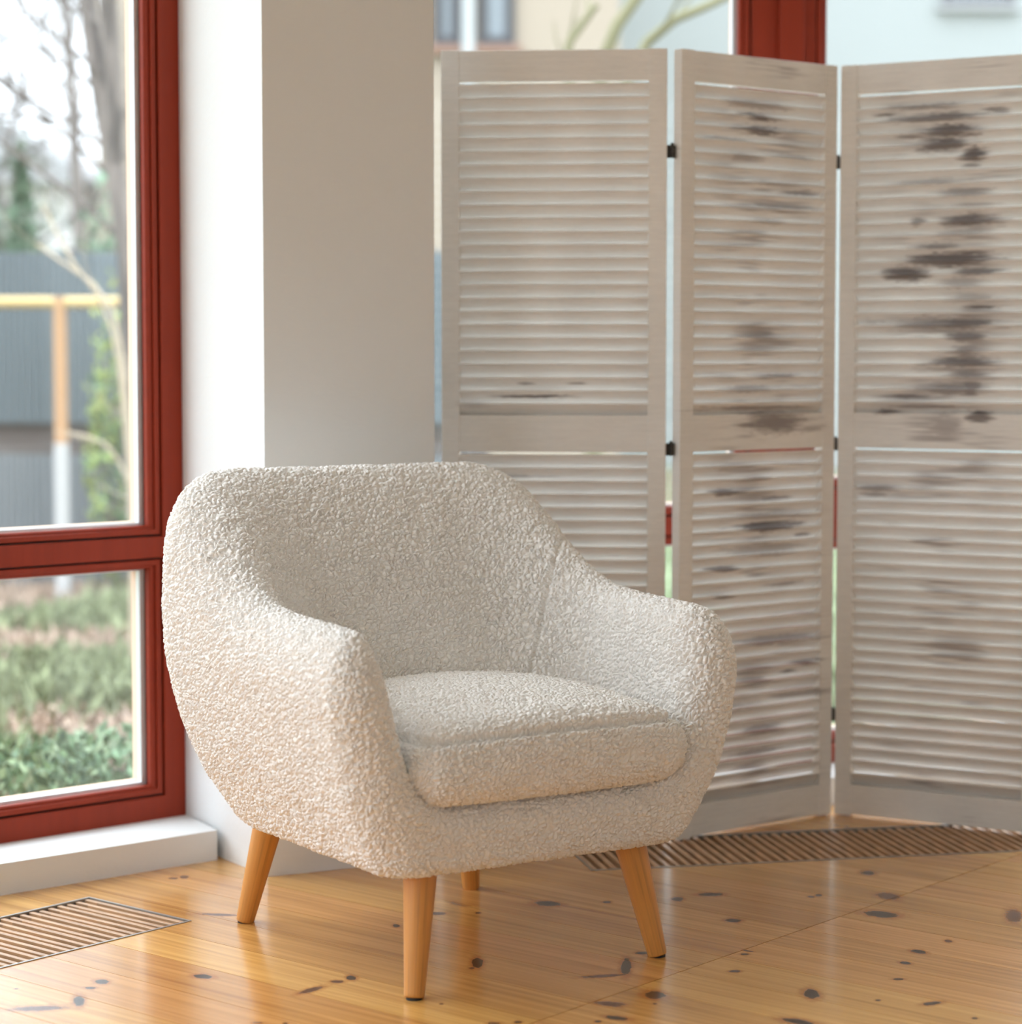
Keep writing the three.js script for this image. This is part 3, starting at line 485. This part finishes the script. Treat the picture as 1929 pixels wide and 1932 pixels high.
bush('thuja', 'dark green conifer rising behind the corrugated fence', 'conifer', [-2.72, 0, -12.9], [0.30, 2.35, 0.30], 1700, [[0.13, 0.21, 0.13], [0.20, 0.25, 0.17]], 0.06, 35, 'cone');
bush('laurel_bush', 'broad green bush behind the corrugated fence', 'bush', [-2.35, 0, -13.2], [0.55, 1.95, 0.4], 3600, [[0.15, 0.27, 0.17], [0.24, 0.33, 0.22], [0.33, 0.33, 0.25]], 0.07, 36);
bush('laurel_bush', 'grey-green bush behind the conifer and the fence', 'bush', [-3.1, 0, -13.6], [0.6, 2.2, 0.4], 3000, [[0.22, 0.28, 0.22], [0.30, 0.30, 0.25]], 0.07, 37);

// corrugated fence
{
  const F = group('corrugated_fence', { label: 'grey corrugated metal fence at the end of the garden', category: 'fence' });
  F.position.set(-9, GY, -11.9); F.rotation.y = THREE.MathUtils.degToRad(-2);
  const sheet = (h) => { const g = new THREE.PlaneGeometry(1.0, h, 120, 1), p = g.attributes.position; for (let i = 0; i < p.count; i++) p.setZ(i, 0.011 * Math.sin(p.getX(i) * 2 * Math.PI / 0.033)); g.computeVertexNormals(); g.translate(0.5, h / 2, 0); return g; };
  const up = sheet(0.86), low = sheet(0.70), cols = [0.9, 1.05, 0.97].map((k) => std({ color: lin(0.16 * k, 0.19 * k, 0.205 * k), roughness: 0.6, metalness: 0.15, side: THREE.DoubleSide })), colsLow = [0.95, 1.02].map((k) => std({ color: lin(0.19 * k, 0.205 * k, 0.215 * k), roughness: 0.7, side: THREE.DoubleSide }));
  for (let i = 0; i < 9; i++) { put('sheet', up, cols[i % 3], F).position.set(i * 0.985, 0.86, 0); put('sheet', low, colsLow[i % 2], F).position.set(i * 0.985, 0.0, -0.03); }
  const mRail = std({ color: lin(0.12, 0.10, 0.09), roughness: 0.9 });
  put('rail', bx(0, 8.9, 0.70, 0.86, -0.10, -0.06), mRail, F); put('rail', bx(0, 8.9, 1.66, 1.72, -0.06, -0.02), mRail, F);  // lower rail fills the whole gap, its dark colour standing in for shadow
  for (let i = 0; i < 5; i++) put('post', bx(0, 0.07, 0, 1.74, -0.12, -0.05), mRail, F).position.x = 0.55 + i * 2.0 + (i === 3 ? 0.2 : 0);
}
{ // gas pipe on posts in front of the fence
  const G = group('gas_pipe', { label: 'yellow gas pipe on a rusty post before the fence', category: 'pipe' }); G.position.set(0, GY, -11.1);
  const c = new THREE.CylinderGeometry(0.027, 0.027, 8, 14); c.rotateZ(Math.PI / 2); c.translate(-5.2, 1.455, 0); put('pipe', c, std({ color: lin(0.50, 0.36, 0.15), roughness: 0.55 }), G);
  for (const x of [-2.165, -4.2]) { const p = new THREE.CylinderGeometry(0.032, 0.032, 0.72, 12); p.translate(x, 1.12, 0.0); put('post', p, std({ color: lin(0.42, 0.24, 0.12), roughness: 0.8 }), G); const q = new THREE.CylinderGeometry(0.036, 0.036, 0.78, 12); q.translate(x, 0.39, 0); put('sleeve', q, std({ color: lin(0.42, 0.41, 0.40), roughness: 0.8 }), G); }
}
// bare trees
function tree(name, label, limbs, m, seed, levels, spread, up = 0.5) {
  const r = rng(seed), G = group(name, { label, category: 'tree' }); const b0 = limbs[0][0][0]; G.position.set(b0[0], GY, b0[2]);
  const loc = (p) => V3(p[0] - b0[0], p[1] - GY, p[2] - b0[2]), tw = [];
  const grow = (p, dir, len, rad, lv) => {
    const a = p, mid = p.clone().addScaledVector(dir, len * 0.5).add(V3((r() - 0.5) * len * 0.2, (r() - 0.3) * len * 0.15, (r() - 0.5) * len * 0.2)), end = p.clone().addScaledVector(dir, len).add(V3((r() - 0.5) * len * 0.3, r() * len * 0.2, (r() - 0.5) * len * 0.3));
    tw.push(tube([a, mid, end], rad, rad * 0.45, 4, 5));
    if (lv <= 0) return;
    const n = 3 + Math.floor(r() * 3);
    for (let i = 0; i < n; i++) { const t = 0.3 + 0.7 * r(), q = t < 0.5 ? a.clone().lerp(mid, t * 2) : mid.clone().lerp(end, t * 2 - 1), d = dir.clone().multiplyScalar(0.7).add(V3((r() - 0.5) * spread, (r() - 0.5 + up * 0.4) * spread, (r() - 0.5) * spread)).normalize(); grow(q, d, len * (0.5 + 0.25 * r()), rad * (0.45 + 0.1 * r()), lv - 1); }
  };
  limbs.forEach(([pts, r0, r1, n, dir, len], i) => {
    const P = pts.map(loc); put(i ? 'limb' : 'trunk', tube(P, r0, r1, 14, 9), m, G);
    const c = new THREE.CatmullRomCurve3(P);
    for (let k = 0; k < n; k++) { const t = 0.25 + 0.75 * (k + r()) / n; grow(c.getPoint(t), V3(dir[0] + (r() - 0.5), dir[1] + (r() - 0.5), dir[2] + (r() - 0.5)).normalize(), len * (0.7 + 0.6 * r()), mixN(r0, r1, t) * 0.3, levels); }
  });
  if (tw.length) put('branches', merge(tw), m, G, { kind: 'stuff' });
}
tree('garden_tree', 'forked bare tree leaning left in front of the fence', [
  [[[-1.60, GY, -10], [-1.64, 0.9, -10], [-1.66, 1.55, -10], [-1.73, 1.98, -10], [-1.80, 2.4, -10], [-1.86, 3.2, -10.1], [-1.95, 4.4, -10.2]], 0.055, 0.026, 8, [-0.8, 0.35, 0.0], 0.9],
  [[[-1.71, 1.88, -10], [-1.70, 2.2, -9.95], [-1.71, 2.6, -9.9], [-1.64, 3.3, -9.8], [-1.6, 4.2, -9.8]], 0.045, 0.025, 6, [-0.4, 0.5, 0.1], 0.8],
], mBark, 41, 2, 1.3);
tree('garden_tree', 'bare twiggy tree behind the corrugated fence', [
  [[[-3.35, GY, -13], [-3.3, 1.2, -13], [-3.22, 2.2, -13], [-3.05, 3.2, -13], [-2.9, 4.4, -13]], 0.055, 0.022, 17, [0.5, 0.45, 0.1], 0.95],
], mBark, 43, 3, 1.4);
tree('garden_tree', 'bare tree standing far beyond the fence', [
  [[[-2.9, GY, -15.9], [-2.95, 1.6, -15.9], [-3.0, 2.8, -15.9], [-3.1, 4.6, -15.9]], 0.06, 0.03, 12, [0, 0.5, 0], 1.1],
], mBark, 47, 3, 1.4);
tree('garden_tree', 'olive-barked bare tree outside the window behind the screen', [
  [[[0.35, GY, -9.2], [0.32, 0.9, -9.15], [0.27, 1.7, -9.05], [0.22, 2.24, -9], [0.27, 2.34, -9], [0.33, 2.40, -9]], 0.05, 0.014, 3, [0.2, 0.8, 0], 0.3],
  [[[0.29, 1.4, -9.1], [0.36, 2.2, -9], [0.42, 2.34, -9], [0.50, 2.45, -9], [0.62, 2.8, -9], [0.7, 3.2, -9]], 0.035, 0.014, 3, [0.3, 0.7, 0], 0.4],
  [[[0.31, 1.2, -9.1], [0.42, 2.0, -9], [0.50, 2.22, -9], [0.61, 2.33, -9], [0.70, 2.37, -9], [0.90, 2.47, -9.05], [1.2, 2.7, -9.1]], 0.032, 0.012, 3, [0.5, 0.5, 0], 0.4],
], mBarkOlive, 51, 1, 1.0);
tree('dry_shrub', 'pale dry stems arching across the fence', [
  [[[-1.42, GY, -8.6], [-1.43, 0.8, -8.6], [-1.50, 1.26, -8.6], [-1.62, 1.36, -8.6], [-1.76, 1.46, -8.6]], 0.013, 0.005, 3, [-0.6, 0.6, 0], 0.25],
  [[[-1.40, GY, -8.6], [-1.43, 0.7, -8.6], [-1.50, 1.22, -8.55], [-1.60, 1.38, -8.5], [-1.72, 1.60, -8.5]], 0.012, 0.004, 3, [-0.5, 0.7, 0], 0.25],
  [[[-1.38, GY, -8.7], [-1.44, 0.55, -8.7], [-1.54, 0.72, -8.7], [-1.68, 0.76, -8.7]], 0.010, 0.004, 3, [-0.8, 0.1, 0], 0.2],
], mBarkPale, 53, 0, 1.0);

// houses
const mPane = std({ color: lin(0.22, 0.25, 0.27), roughness: 0.25 }), mDarkFrame = std({ color: lin(0.05, 0.05, 0.055), roughness: 0.6 }), mWhiteTrim = std({ color: lin(0.42, 0.44, 0.44), roughness: 0.7 });
function house(name, label, x0, x1, h, z, depth, col, wins, roof) {
  const G = group(name, { label, category: 'house' }); G.position.set((x0 + x1) / 2, GY, z); const w = x1 - x0, m = std({ color: lin(...col), roughness: 0.95 });
  put('wall', bx(-w / 2, w / 2, 0, h, -depth, 0), m, G);
  for (const [a, b, c, d] of wins) { const f = put('window', ring(a - G.position.x, c - GY, b - G.position.x, d - GY, 0.07, -0.02, 0.05, 0), mDarkFrame, G); put('pane', bx(a - G.position.x + 0.04, b - G.position.x - 0.04, c - GY + 0.04, d - GY - 0.04, -0.02, 0.008), mPane, f); put('sill', bx(a - G.position.x - 0.05, b - G.position.x + 0.05, c - GY - 0.06, c - GY, 0, 0.09), roof[1], G); }
  const s = new THREE.Shape([new THREE.Vector2(-w / 2 - 0.1, 0), new THREE.Vector2(w / 2 + 0.1, 0), new THREE.Vector2(w / 2 + 0.1, 0.12), new THREE.Vector2(0, roof[0]), new THREE.Vector2(-w / 2 - 0.1, 0.12)]);
  const g = new THREE.ExtrudeGeometry(s, { depth: depth + 0.5, bevelEnabled: false }); g.translate(0, h, -depth - 0.25); put('roof', g, roof[1], G);
  return G;
}
const mBrownRoof = std({ color: lin(0.25, 0.15, 0.11), roughness: 0.9 }), mGreyRoof = std({ color: lin(0.35, 0.36, 0.37), roughness: 0.9 });
const hp = house('house', 'peach rendered house with dark-framed windows behind the screen', -3.2, 0.84, 6.4, -18, 6, [0.34, 0.285, 0.225], [[-0.60, -0.385, 3.44, 4.7], [-0.25, 0.03, 3.44, 4.7], [-1.9, -1.2, 3.44, 4.7]], [1.6, mBrownRoof]);
{ const c = new THREE.CylinderGeometry(0.05, 0.05, 6.4, 12); c.translate(-0.33 + 1.18, 3.2, 0.07); put('downpipe', c, mWhiteTrim, hp); }
house('house', 'pale grey-white house wall beyond the mullion', 1.0, 8, 7, -24.6, 6, [0.31, 0.335, 0.33], [[4.55, 5.3, 4.75, 6.0]], [1.4, mGreyRoof]);
house('house', 'white low house far behind the fence', -6.2, -4.72, 3.05, -25, 4, [0.6, 0.6, 0.6], [[-5.9, -5.5, 1.6, 2.5]], [0.7, mGreyRoof]);
house('house', 'orange-brown house far behind the leaning tree', -4.5, -3.4, 4.5, -26, 5, [0.36, 0.24, 0.17], [[-4.0, -3.7, 2.9, 3.8]], [1.2, mBrownRoof]);

renderer.render(scene, camera);
